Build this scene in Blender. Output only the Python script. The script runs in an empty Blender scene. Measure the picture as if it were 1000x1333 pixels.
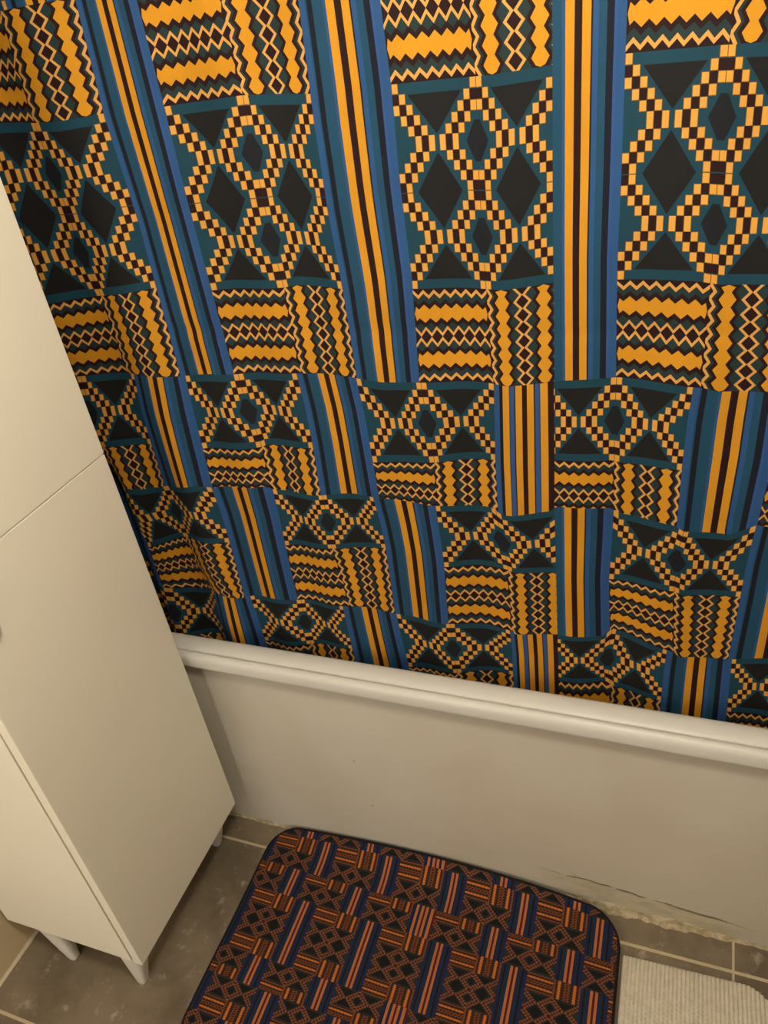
import bpy, bmesh, math, random
from mathutils import Matrix, Vector

random.seed(7)
SC = bpy.context.scene
COL = SC.collection
PI = math.pi

# ------------------------------------------------------------------ helpers
def lin(c):
    c = c / 255.0
    return c / 12.92 if c <= 0.04045 else ((c + 0.055) / 1.055) ** 2.4

def rgb(r, g, b):
    return (lin(r), lin(g), lin(b), 1.0)

def link_mesh(name, bm, mats, parent=None, smooth=False, loc=None, rotz=0.0):
    me = bpy.data.meshes.new(name)
    bm.normal_update()
    bm.to_mesh(me)
    bm.free()
    for m in (mats if isinstance(mats, (list, tuple)) else [mats]):
        me.materials.append(m)
    if smooth:
        for p in me.polygons:
            p.use_smooth = True
    o = bpy.data.objects.new(name, me)
    COL.objects.link(o)
    if parent:
        o.parent = parent
    if loc:
        o.location = loc
    o.rotation_euler = (0, 0, rotz)
    return o

def empty(name, loc=(0, 0, 0), rotz=0.0):
    o = bpy.data.objects.new(name, None)
    o.empty_display_size = 0.05
    COL.objects.link(o)
    o.location = loc
    o.rotation_euler = (0, 0, rotz)
    return o

def tag(o, label=None, cat=None, group=None, kind=None):
    if label: o['label'] = label
    if cat: o['category'] = cat
    if group: o['group'] = group
    if kind: o['kind'] = kind
    return o

def box(bm, x0, x1, y0, y1, z0, z1, bev=0.0, seg=2):
    r = bmesh.ops.create_cube(bm, size=1.0)
    vs = r['verts']
    for v in vs:
        v.co = Vector(((x0 + x1) / 2 + v.co.x * (x1 - x0), (y0 + y1) / 2 + v.co.y * (y1 - y0), (z0 + z1) / 2 + v.co.z * (z1 - z0)))
    if bev:
        es = list({e for v in vs for e in v.link_edges})
        bmesh.ops.bevel(bm, geom=es, offset=bev, segments=seg, profile=0.5, affect='EDGES')

def extrude_profile_x(bm, prof, xs, closed=False, fn=None):
    """sweep a (y, z) profile along x; fn(x, y, z) may warp a point"""
    rings = []
    for x in xs:
        rings.append([bm.verts.new(fn(x, y, z) if fn else (x, y, z)) for y, z in prof])
    n = len(prof)
    for a, b in zip(rings[:-1], rings[1:]):
        for i in range(n if closed else n - 1):
            j = (i + 1) % n
            bm.faces.new((a[i], a[j], b[j], b[i]))
    return rings

def lathe(bm, prof, axis='z', center=(0, 0, 0), seg=32):
    c = Vector(center)
    rings = []
    for r, h in prof:
        ring = []
        for i in range(seg):
            a = 2 * PI * i / seg
            p = (r * math.cos(a), r * math.sin(a), h)
            if axis == 'x':
                p = (h, r * math.cos(a), r * math.sin(a))
            ring.append(bm.verts.new(c + Vector(p)))
        rings.append(ring)
    for a, b in zip(rings[:-1], rings[1:]):
        for i in range(seg):
            j = (i + 1) % seg
            bm.faces.new((a[i], a[j], b[j], b[i]))
    bm.faces.new(rings[-1])
    bm.faces.new(list(reversed(rings[0])))
    bmesh.ops.recalc_face_normals(bm, faces=bm.faces)

# ------------------------------------------------------------------ node expressions
class G:
    """one material's node graph, with arithmetic on sockets"""
    def __init__(self, name, rough=0.7, spec=0.3):
        self.m = bpy.data.materials.new(name)
        self.m.use_nodes = True
        self.nt = self.m.node_tree
        self.bsdf = self.nt.nodes['Principled BSDF']
        self.bsdf.inputs['Roughness'].default_value = rough
        self.bsdf.inputs['Specular IOR Level'].default_value = spec
    def node(self, t, **kw):
        n = self.nt.nodes.new(t)
        for k, v in kw.items():
            setattr(n, k, v)
        return n
    def put(self, sock, v):
        if isinstance(v, E): v = v.s
        if isinstance(v, bpy.types.NodeSocket): self.nt.links.new(v, sock)
        else: sock.default_value = v
    def uv(self):
        n = self.node('ShaderNodeUVMap')
        n.uv_map = 'UVMap'
        s = self.node('ShaderNodeSeparateXYZ')
        self.nt.links.new(n.outputs[0], s.inputs[0])
        return E(self, s.outputs[0]), E(self, s.outputs[1])
    def obj(self):
        return self.node('ShaderNodeTexCoord').outputs['Object']
    def xyz(self):
        s = self.node('ShaderNodeSeparateXYZ')
        self.nt.links.new(self.obj(), s.inputs[0])
        return [E(self, s.outputs[i]) for i in range(3)]
    def math(self, op, a, b=None, c=None):
        n = self.node('ShaderNodeMath', operation=op)
        self.put(n.inputs[0], a)
        if b is not None: self.put(n.inputs[1], b)
        if c is not None: self.put(n.inputs[2], c)
        return E(self, n.outputs[0])
    def noise(self, scale, detail=3, rough=0.55, vec=None, stretch=None):
        n = self.node('ShaderNodeTexNoise')
        n.inputs['Scale'].default_value = scale
        n.inputs['Detail'].default_value = detail
        n.inputs['Roughness'].default_value = rough
        v = vec or self.obj()
        if stretch:
            mp = self.node('ShaderNodeMapping')
            mp.inputs['Scale'].default_value = stretch
            self.nt.links.new(v, mp.inputs[0])
            v = mp.outputs[0]
        self.nt.links.new(v, n.inputs['Vector'])
        return E(self, n.outputs['Fac'])
    def mix(self, f, a, b):
        n = self.node('ShaderNodeMix', data_type='RGBA')
        self.put(n.inputs[0], f)
        self.put(n.inputs[6], a)
        self.put(n.inputs[7], b)
        return n.outputs[2]
    def ramp(self, f, stops, interp='CONSTANT'):
        n = self.node('ShaderNodeValToRGB')
        cr = n.color_ramp
        cr.interpolation = interp
        while len(cr.elements) < len(stops):
            cr.elements.new(1.0)
        for e, (p, c) in zip(cr.elements, stops):
            e.position = p
            e.color = c
        self.put(n.inputs[0], f)
        return n.outputs[0]
    def smooth(self, x, a, b):
        n = self.node('ShaderNodeMapRange', interpolation_type='SMOOTHSTEP')
        self.put(n.inputs[0], x)
        n.inputs[1].default_value = a
        n.inputs[2].default_value = b
        return E(self, n.outputs[0])
    def color(self, c):
        self.put(self.bsdf.inputs['Base Color'], c)
    def bump(self, h, strength, dist=0.002):
        n = self.node('ShaderNodeBump')
        n.inputs['Strength'].default_value = strength
        n.inputs['Distance'].default_value = dist
        self.put(n.inputs['Height'], h)
        self.nt.links.new(n.outputs[0], self.bsdf.inputs['Normal'])

class E:
    def __init__(self, g, s): self.g, self.s = g, s
    def __add__(self, o): return self.g.math('ADD', self, o)
    __radd__ = __add__
    def __sub__(self, o): return self.g.math('SUBTRACT', self, o)
    def __rsub__(self, o): return self.g.math('SUBTRACT', o, self)
    def __mul__(self, o): return self.g.math('MULTIPLY', self, o)
    __rmul__ = __mul__
    def __truediv__(self, o): return self.g.math('DIVIDE', self, o)
    def __lt__(self, o): return self.g.math('LESS_THAN', self, o)
    def __gt__(self, o): return self.g.math('GREATER_THAN', self, o)
    def abs(self): return self.g.math('ABSOLUTE', self)
    def floor(self): return self.g.math('FLOOR', self)
    def fract(self): return self.g.math('FRACT', self)
    def min(self, o): return self.g.math('MINIMUM', self, o)
    def max(self, o): return self.g.math('MAXIMUM', self, o)
    def eq(self, o, eps=0.5): return self.g.math('COMPARE', self, o, eps)

# ------------------------------------------------------------------ the printed cloth
def palette(kind):
    if kind == 'curtain':
        return dict(orange=rgb(198, 136, 29), pale=rgb(204, 148, 74), cell=rgb(212, 151, 50), maroon=rgb(34, 12, 13),
                    black=rgb(23, 22, 23), navy=rgb(22, 25, 31), teal=rgb(20, 59, 75), green=rgb(31, 48, 50),
                    blue=rgb(38, 76, 124), blue2=rgb(27, 68, 95), violet=rgb(46, 76, 134), ink=rgb(18, 22, 34))
    return dict(orange=rgb(186, 106, 40), pale=rgb(134, 78, 42), cell=rgb(104, 70, 52), maroon=rgb(66, 22, 18),
                black=rgb(17, 16, 16), navy=rgb(17, 17, 20), teal=rgb(38, 38, 38), green=rgb(46, 36, 24),
                blue=rgb(24, 34, 74), blue2=rgb(22, 40, 62), violet=rgb(30, 32, 72), ink=rgb(16, 17, 24))

def finish_cloth(g, col, kind):
    n = g.noise(9.0, 4, 0.6)
    if kind == 'curtain':
        # slightly uneven dye and a fine plain weave
        c = g.node('ShaderNodeMix', data_type='RGBA', blend_type='MULTIPLY')
        c.inputs[0].default_value = 1.0
        g.put(c.inputs[6], col)
        g.put(c.inputs[7], g.ramp(n, [(0.3, (0.86, 0.86, 0.86, 1)), (0.7, (1, 1, 1, 1))], 'LINEAR'))
        g.color(c.outputs[2])
        w = g.noise(900.0, 1, 0.5)
        g.bump(w + g.noise(26.0, 2, 0.5) * 3.0, 0.22, 0.0012)
    else:
        g.color(col)
        g.bump(g.noise(700.0, 2, 0.6), 0.6, 0.002)
        g.bsdf.inputs['Sheen Weight'].default_value = 0.03
    return g.m

def mat_lattice(kind, n):
    """diamond lattice of stepped checker bands; v runs from -0.1 to n + 0.1"""
    C = palette(kind)
    g = G('%s lattice %d' % (kind, n), 0.75, 0.2)
    u, v = g.uv()
    p = (u - 0.5).abs() * 2.0
    q = (p - 0.5).abs() * 2.0
    t = 1.0 - (v.fract() - 0.5).abs() * 2.0
    end = (v < 0.0).max(v > float(n))
    rf = t * 4.75
    r = rf.min(4.7).floor()
    qc = q * 6.3 - 0.32
    i = qc.floor()
    k = i - (5.0 - r)                       # 0 = dark cell, +-1 = light cells
    inside = 1.0 - end
    ok = inside * (qc > 0.0)
    dark = (k.eq(0.0, 0.4) * ok) * (rf > 0.06)
    light = (k.abs().eq(1.0, 0.4) * ok).max(end * (i > 4.5))
    border = (v < 0.5).max(v > n - 0.5)
    big = ((qc / 3.2 + rf / 3.5) < 1.0) * inside
    tri = ((qc / 3.8 + rf / 3.6) < 1.0) * border * inside
    big = big.max(tri) * (v > 0.012) * (v < n - 0.012)
    small = (((p * 12.6 - 0.45).max(0.0) / 1.35 + (4.75 - rf) / 1.95) < 1.0) * (p < 0.25) * inside
    fx = (qc.fract() - 0.5).abs()
    fy = (rf.fract() - 0.5).abs()
    grid = (fx > 0.42).max((fy > 0.435) * (r < 3.5))
    col = g.mix(big, C['teal'], C['black'])
    col = g.mix(small, col, C['navy'])
    lightc = g.mix(g.noise(60.0, 1), C['cell'], C['pale'])
    col = g.mix(light, col, lightc)
    col = g.mix(dark, col, C['maroon'])
    if kind == 'curtain':
        col = g.mix(light * grid * 0.75, col, C['maroon'])
    return finish_cloth(g, col, kind)

def mat_zigzag(kind, vertical):
    C = palette(kind)
    g = G('%s zigzag %s' % (kind, 'upright' if vertical else 'level'), 0.75, 0.2)
    u, v = g.uv()
    if vertical:
        u, v = v, u
        teeth, A, oc, oh, oa, lc, la, lw, ec = 7.5, 0.060, 0.57, 0.145, 0.062, 0.125, 0.085, 0.042, 0.93
    else:
        teeth, A, oc, oh, oa, lc, la, lw, ec = 7.0, 0.055, 0.49, 0.138, 0.050, 0.110, 0.072, 0.036, 0.885
    if kind == 'mat':
        oh, oa = oh * 0.72, oa * 0.5
    w = (v - 0.5).abs() * 2.0
    tri = ((u * teeth).fract() - 0.5).abs() * 4.0 - 1.0
    d_or = (w - oc).abs() - tri * oa
    d_li = (w - lc - tri * la).abs()
    d_ed = (w - ec - tri * A).abs()
    core = (w - tri * la) < lc
    col = g.mix((d_or < (oh + 0.10)), C['green'], C['maroon'])
    ends = ((u - 0.5).abs() * 2.0 + (w - oc).abs() * (0.25 if vertical else 0.3)) < (1.0 if vertical else 0.985)
    col = g.mix((d_or < oh) * ends, col, C['orange'])
    col = g.mix(core, col, C['maroon'])
    col = g.mix(d_li < lw, col, C['pale'])
    col = g.mix((w - tri * A) > ec, col, C['maroon'])
    col = g.mix(d_ed < lw * 1.05, col, C['pale'])
    return finish_cloth(g, col, kind)

def mat_stripe(kind, four=False):
    C = palette(kind)
    g = G('%s %s' % (kind, 'four line stripe' if four else 'stripe'), 0.75, 0.2)
    if kind == 'mat':
        C['orange'], C['maroon'] = rgb(174, 104, 62), rgb(84, 20, 18)
    u, v = g.uv()
    if four:
        st = [(0.0, C['blue']), (0.09, C['ink']), (0.15, C['orange']), (0.26, C['blue2']), (0.28, C['violet']), (0.35, C['ink']),
              (0.37, C['orange']), (0.48, C['maroon']), (0.56, C['orange']), (0.67, C['ink']), (0.69, C['violet']), (0.76, C['blue2']),
              (0.78, C['orange']), (0.90, C['maroon'])]
    else:
        st = [(0.0, C['blue']), (0.08, C['blue2']), (0.10, C['ink']), (0.165, C['blue2']), (0.30, C['blue']), (0.335, C['orange']),
              (0.435, C['maroon']), (0.52, C['orange']), (0.62, C['ink']), (0.64, C['blue']), (0.70, C['blue2']), (0.79, C['ink']),
              (0.87, C['violet']), (0.90, C['blue'])]
    return finish_cloth(g, g.ramp(u, st), kind)

def cloth_set(kind):
    return [mat_stripe(kind), mat_stripe(kind, True), mat_lattice(kind, 1), mat_lattice(kind, 2), mat_zigzag(kind, False), mat_zigzag(kind, True)]
STRIPE, STRIPE4, LAT1, LAT2, ZIGH, ZIGV = range(6)

# ------------------------------------------------------------------ plain materials
def mat_paint(name, c, rough, noise_amt=0.03, scale=3.0, bump=0.0):
    g = G(name, rough, 0.4)
    n = g.noise(scale, 3)
    d = tuple(max(0, x * (1 - noise_amt * 2)) for x in c[:3]) + (1,)
    g.color(g.mix(g.smooth(n, 0.35, 0.65), c, d))
    if bump:
        g.bump(g.noise(90.0, 3), bump, 0.001)
    return g.m

M_cab = mat_paint('white cabinet lacquer', rgb(240, 234, 218), 0.45, 0.008)
M_edge = mat_paint('white door edge', rgb(236, 232, 226), 0.4, 0.005)
M_leg = mat_paint('white plastic', rgb(225, 221, 212), 0.4, 0.01)
M_enamel = mat_paint('white enamel', rgb(214, 211, 205), 0.34, 0.01)
M_wall = mat_paint('beige wall paint', rgb(206, 186, 150), 0.85, 0.02, 2.0, 0.1)
M_tile = mat_paint('taupe wall', rgb(150, 141, 128), 0.6, 0.02)
M_ceil = mat_paint('white ceiling paint', rgb(175, 171, 164), 0.9, 0.01)
M_chrome = G('chrome', 0.15, 0.5); M_chrome.color(rgb(200, 200, 200)); M_chrome.bsdf.inputs['Metallic'].default_value = 1.0
M_chrome = M_chrome.m

def mat_panel():
    g = G('painted bath panel', 0.6, 0.3)
    n = g.noise(2.2, 3)
    col = g.mix(g.smooth(n, 0.35, 0.68), rgb(207, 200, 188), rgb(199, 190, 173))
    x, y, z = g.xyz()
    x = x + OFFX
    # two small nicks in the paint
    d1 = g.math('SQRT', (x - 0.312) * (x - 0.312) + (z - 0.312) * (z - 0.312))
    d2 = g.math('SQRT', (x - 0.332) * (x - 0.332) + (z - 0.170) * (z - 0.170))
    spots = (d1 < 0.0026).max((d2 < 0.0034) * 0.6)
    col = g.mix(spots * 0.55, col, rgb(120, 104, 86))
    # scuffs and peeling paint just above the floor, to the right
    sc = g.noise(34.0, 5, 0.7, stretch=(0.5, 1, 1.6))
    line = z - (0.136 - 0.072 * x) - (g.noise(7.0, 3) - 0.5) * 0.045
    span = g.smooth(x, 0.66, 0.80) * (1.0 - g.smooth(x, 1.03, 1.12))
    fill = (line < 0.0) * span
    col = g.mix(fill * 0.6, col, g.mix(g.smooth(sc, 0.4, 0.6), rgb(200, 190, 158), rgb(176, 164, 130)))
    col = g.mix((line.abs() < 0.0028) * span * g.smooth(sc, 0.36, 0.5) * 0.8, col, rgb(96, 84, 66))
    col = g.mix((line.abs() < 0.02) * span * g.smooth(sc, 0.58, 0.68) * 0.6, col, rgb(128, 114, 90))
    g.color(col)
    g.bump(g.noise(6.0, 2) * 0.5 + g.noise(120.0, 2) * 0.08, 0.25, 0.004)
    return g.m

def mat_floor():
    g = G('grey stone floor tile', 0.55, 0.35)
    x, y, z = g.xyz()
    T = 0.487
    a = ((x - 0.587) / T).fract()
    b = ((y + 0.014) / T).fract()
    gr = (a < 0.0045).max(a > 0.9955).max(b < 0.0065).max(b > 0.9935)
    n1 = g.noise(5.0, 5, 0.6)
    n2 = g.noise(24.0, 6, 0.65)
    col = g.mix(g.smooth(n1, 0.35, 0.65), rgb(132, 118, 99), rgb(104, 91, 74))
    col = g.mix(g.smooth(n2, 0.55, 0.72) * 0.6, col, rgb(184, 172, 152))
    col = g.mix(g.smooth(g.noise(60.0, 4, 0.7), 0.66, 0.74) * 0.5, col, rgb(190, 180, 164))
    grout = g.mix(g.noise(30.0, 3), rgb(206, 190, 160), rgb(176, 160, 132))
    g.color(g.mix(gr, col, grout))
    g.bump(n2 * 0.4 - gr * 0.8, 0.3, 0.002)
    g.put(g.bsdf.inputs['Roughness'], g.smooth(n1, 0.2, 0.9) * 0.25 + 0.4)
    return g.m

def mat_towel():
    g = G('white waffle terry', 0.95, 0.05)
    x, y, z = g.xyz()
    n = g.noise(70.0, 3, 0.7)
    col = g.mix(g.smooth(n, 0.35, 0.7), rgb(212, 204, 188), rgb(200, 190, 170))
    g.color(col)
    g.bump(n + g.noise(300.0, 2), 0.5, 0.0015)
    return g.m

def mat_caulk():
    g = G('old silicone sealant', 0.6, 0.3)
    n = g.noise(45.0, 5, 0.7)
    col = g.mix(g.smooth(n, 0.4, 0.62), rgb(196, 182, 152), rgb(164, 146, 114))
    g.color(col)
    g.bump(n, 0.8, 0.004)
    return g.m

# ------------------------------------------------------------------ room
XL, XR, YB, YF, ZC = -0.362, 1.345, 0.80, -1.95, 2.22
def slab(name, *d, m):
    bm = bmesh.new()
    box(bm, *d)
    return tag(link_mesh(name, bm, m), kind='structure')
slab('floor', XL - .1, XR + .1, YF - .1, YB + .1, -0.06, 0.0, m=mat_floor())
slab('wall_left', XL - .1, XL, YF - .1, YB + .1, 0.0, ZC, m=M_wall)
slab('wall_back', XL, XR, YB, YB + .1, 0.0, ZC, m=M_tile)
slab('wall_right', XR, XR + .1, YF - .1, YB + .1, 0.0, ZC, m=M_tile)
slab('wall_front', XL, XR, YF - .1, YF, 0.0, ZC, m=M_tile)
slab('ceiling', XL - .1, XR + .1, YF - .1, YB + .1, ZC, ZC + .08, m=M_ceil)
# thin line of pale grout where the tiles meet the left wall
bm = bmesh.new()
extrude_profile_x(bm, [(0, 0.006), (0.002, 0.006), (0.006, 0.002), (0.006, 0.0)], [YF + i * (0.05 - YF) / 40 for i in range(41)],
                  fn=lambda x, y, z: (XL + y, x, z + 0.001 * math.sin(x * 31)))
tag(link_mesh('trim_1', bm, mat_paint('pale grout bead', rgb(204, 190, 162), 0.8)), kind='structure')

# ------------------------------------------------------------------ bathtub
tub = empty('bathtub', ((XL + XR) / 2, 0.40, 0))
tag(tub, 'white bathtub with moulded rim and beige painted side panel behind the mats', 'bathtub')
OFF = Vector(tub.location)
OFFX = OFF.x
def tubpart(name, bm, m, smooth=True):
    for v in bm.verts: v.co -= OFF
    return link_mesh(name, bm, m, tub, smooth)
X0, X1 = XL + 0.004, XR - 0.004
# basin: outer ledge, rounded inner opening, sloping sides
def rr(cx, cy, hx, hy, r, n=10, rl=None):
    pts = []
    r0 = r
    for sx, sy, a0 in ((1, 1, 0), (-1, 1, PI / 2), (-1, -1, PI), (1, -1, 1.5 * PI)):
        r = rl if (rl and sx < 0) else r0
        for i in range(n + 1):
            a = a0 + PI / 2 * i / n
            pts.append((cx + sx * (hx - r) + r * math.cos(a), cy + sy * (hy - r) + r * math.sin(a)))
    return pts
bm = bmesh.new()
cx, cy = (X0 + X1) / 2, (0.036 + YB - 0.006) / 2
hx, hy = (X1 - X0) / 2, (YB - 0.006 - 0.036) / 2
levels = [(hx, hy, 0.004, 0.545), (hx, hy, 0.004, 0.5765), (hx - .002, hy - .002, 0.006, 0.580), (hx - .036, hy - .035, 0.10, 0.5805),
          (hx - .042, hy - .041, 0.10, 0.578), (hx - .047, hy - .046, 0.10, 0.570), (hx - .068, hy - .053, 0.11, 0.50),
          (hx - .11, hy - .066, 0.13, 0.35), (hx - .17, hy - .095, 0.15, 0.20), (hx - .22, hy - .13, 0.16, 0.155), (hx - .30, hy - .20, 0.14, 0.148)]
rings = []
for a, b, r, z in levels:
    rings.append([bm.verts.new((x, y, z)) for x, y in rr(cx, cy, a, b, r)])
for a, b in zip(rings[:-1], rings[1:]):
    n = len(a)
    for i in range(n):
        j = (i + 1) % n
        bm.faces.new((a[i], a[j], b[j], b[i]))
bm.faces.new(rings[-1])
bmesh.ops.recalc_face_normals(bm, faces=bm.faces)
for f in bm.faces:
    pass
tubpart('basin', bm, M_enamel)
# the outer moulding with its rounded nose
bm = bmesh.new()
xs = [X0 + i * (X1 - X0) / 60 for i in range(61)]
prof = [(0.0335, 0.548), (0.0335, 0.5765), (0.0330, 0.5785), (0.0318, 0.5795), (0.0290, 0.5795), (0.0250, 0.5785), (0.0215, 0.5755), (0.0195, 0.5715),
        (0.0185, 0.566), (0.0185, 0.551), (0.0192, 0.5475), (0.0215, 0.5455), (0.049, 0.5455)]
extrude_profile_x(bm, prof, xs, closed=True)
bmesh.ops.recalc_face_normals(bm, faces=bm.faces)
tubpart('rim_moulding', bm, M_enamel)
# side panel, a touch bowed
bm = bmesh.new()
NX, NZ = 60, 20
g1 = [[bm.verts.new((X0 + (X1 - X0) * i / NX, 0.049 + 0.0015 * math.sin(i * 0.21) * math.sin(PI * j / NZ), 0.0 + 0.546 * j / NZ)) for j in range(NZ + 1)] for i in range(NX + 1)]
g2 = [[bm.verts.new((v.co.x, 0.062, v.co.z)) for v in row] for row in g1]
for i in range(NX):
    for j in range(NZ):
        bm.faces.new((g1[i][j], g1[i + 1][j], g1[i + 1][j + 1], g1[i][j + 1]))
        bm.faces.new((g2[i][j], g2[i][j + 1], g2[i + 1][j + 1], g2[i + 1][j]))
for i in range(NX):
    bm.faces.new((g1[i][NZ], g1[i + 1][NZ], g2[i + 1][NZ], g2[i][NZ]))
for j in range(NZ):
    bm.faces.new((g1[0][j + 1], g2[0][j + 1], g2[0][j], g1[0][j]))
    bm.faces.new((g1[NX][j], g2[NX][j], g2[NX][j + 1], g1[NX][j + 1]))
pm = mat_panel()
panel = tubpart('side_panel', bm, pm)
tag(panel, 'beige painted side panel')
# ragged sealant bead along the floor
bm = bmesh.new()
xs = [X0 + i * (X1 - X0) / 420 for i in range(421)]
def caulk(x, y, z):
    s = max(0, min(1, (x - 0.60) / 0.25)); s = s * s * (3 - 2 * s)
    e = max(0, min(1, (x - 0.98) / 0.10))
    w = 0.42 + 0.50 * s - 0.50 * e
    jag = 1 + 0.22 * math.sin(x * 61) + 0.16 * math.sin(x * 173 + 1) + 0.10 * math.sin(x * 331 + 2)
    return (x, 0.0495 - y * w * jag, z * w * (1 + 0.15 * math.sin(x * 47) + 0.1 * math.sin(x * 211)))
extrude_profile_x(bm, [(0.0, 0.020), (0.0012, 0.0195), (0.0022, 0.014), (0.0045, 0.007), (0.0095, 0.0018), (0.0105, 0.0)], xs, fn=caulk)
bmesh.ops.recalc_face_normals(bm, faces=bm.faces)
tag(tubpart('sealant', bm, mat_caulk()), 'ragged cream sealant bead')

# ------------------------------------------------------------------ tall cabinet
cab = empty('tall_cabinet', (0, 0, 0), 0.0115)
tag(cab, 'tall white two-door cabinet on short tapered legs against the left wall', 'cabinet')
HB, HT, SEAM, D, W = 0.1316, 1.90, 1.0615, -0.345, 0.38
bm = bmesh.new()
box(bm, D, -0.0265, -W + 0.0005, -0.0005, HB, HT, 0.0012)
body = link_mesh('body', bm, M_cab, cab)
for nm, z0, z1, kz in (('door', HB - 0.001, SEAM - 0.001, 0.962), ('door', SEAM + 0.001, HT, 1.16)):
    bm = bmesh.new()
    box(bm, -0.0195, 0.0, -W, 0.0, z0, z1, 0.0010)
    dr = link_mesh(nm, bm, M_cab, cab)
    bm = bmesh.new()
    lathe(bm, [(0.006, -0.0005), (0.006, 0.006), (0.008, 0.010), (0.0115, 0.012), (0.0130, 0.015), (0.0125, 0.0170), (0.009, 0.018)], 'x', (0, -0.3350, kz), 28)
    link_mesh('knob', bm, M_leg, dr, True)
def leg_mesh(sx, sy):
    """tapered leg leaning in towards the middle of the cabinet (sx, sy)"""
    bm = bmesh.new()
    prev = None
    for z, rx, ry, k in ((HB, 0.030, 0.022, 0), (HB - .010, 0.0295, 0.0215, .05), (0.06, 0.020, 0.0160, .55), (0.008, 0.0120, 0.0110, .97), (0.002, 0.0108, 0.0100, 1), (0.0, 0.0092, 0.0085, 1)):
        ring = [bm.verts.new((rx * math.copysign(abs(math.cos(a)) ** 0.7, math.cos(a)) + sx * 0.016 * k, ry * math.copysign(abs(math.sin(a)) ** 0.7, math.sin(a)) + sy * 0.004 * k, z)) for a in [2 * PI * i / 28 for i in range(28)]]
        if prev:
            for i in range(28):
                j = (i + 1) % 28
                bm.faces.new((prev[i], prev[j], ring[j], ring[i]))
        else:
            bm.faces.new(ring)
        prev = ring
    bm.faces.new(prev)
    bmesh.ops.recalc_face_normals(bm, faces=bm.faces)
    return bm
for x, y, sx, sy in ((-0.045, -0.354, -1, -1), (-0.052, -0.030, -1, -1), (-0.258, -0.354, 1, -1), (-0.258, -0.030, 1, -1)):
    link_mesh('leg', leg_mesh(sx, sy), M_leg, cab, True, (x, y, 0))

# ------------------------------------------------------------------ shower curtain
def fold(x, z):
    """depth of the hanging cloth: soft irregular vertical folds"""
    k = min(1.0, max(0.0, (1.35 - z) / 0.8))
    a = 0.0042 * math.sin(2*math.pi*x/0.205 + 0.9 + 0.7*z) + 0.0036 * math.sin(2*math.pi*x/0.118 + 2.1 - 1.3*z)
    b = 0.0030 * math.sin(2*math.pi*x/0.36 + 0.4) * math.sin(3.1*z + 1.0)
    left = min(1.0, max(0.0, (0.42 - x) / 0.42))
    c = (0.010 + 0.010*k) * left * math.sin(2*math.pi*x/0.150 + 1.7 + 1.1*z)
    cr = 0.0016 * math.exp(-((z - 1.235 + 0.01*x)/0.010)**2)
    # the free left edge curls back into the tub low down
    e = min(1.0, max(0.0, (-0.085 - x) / 0.09)); e = e*e*(3 - 2*e)
    q = min(1.0, max(0.0, (1.02 - z) / 0.12)); q = q*q*(3 - 2*q)
    curl = 0.07 * e * q
    return curl + 0.116 + (0.55 + 0.45*k) * (a + b) + c * 0.6 + cr
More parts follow.
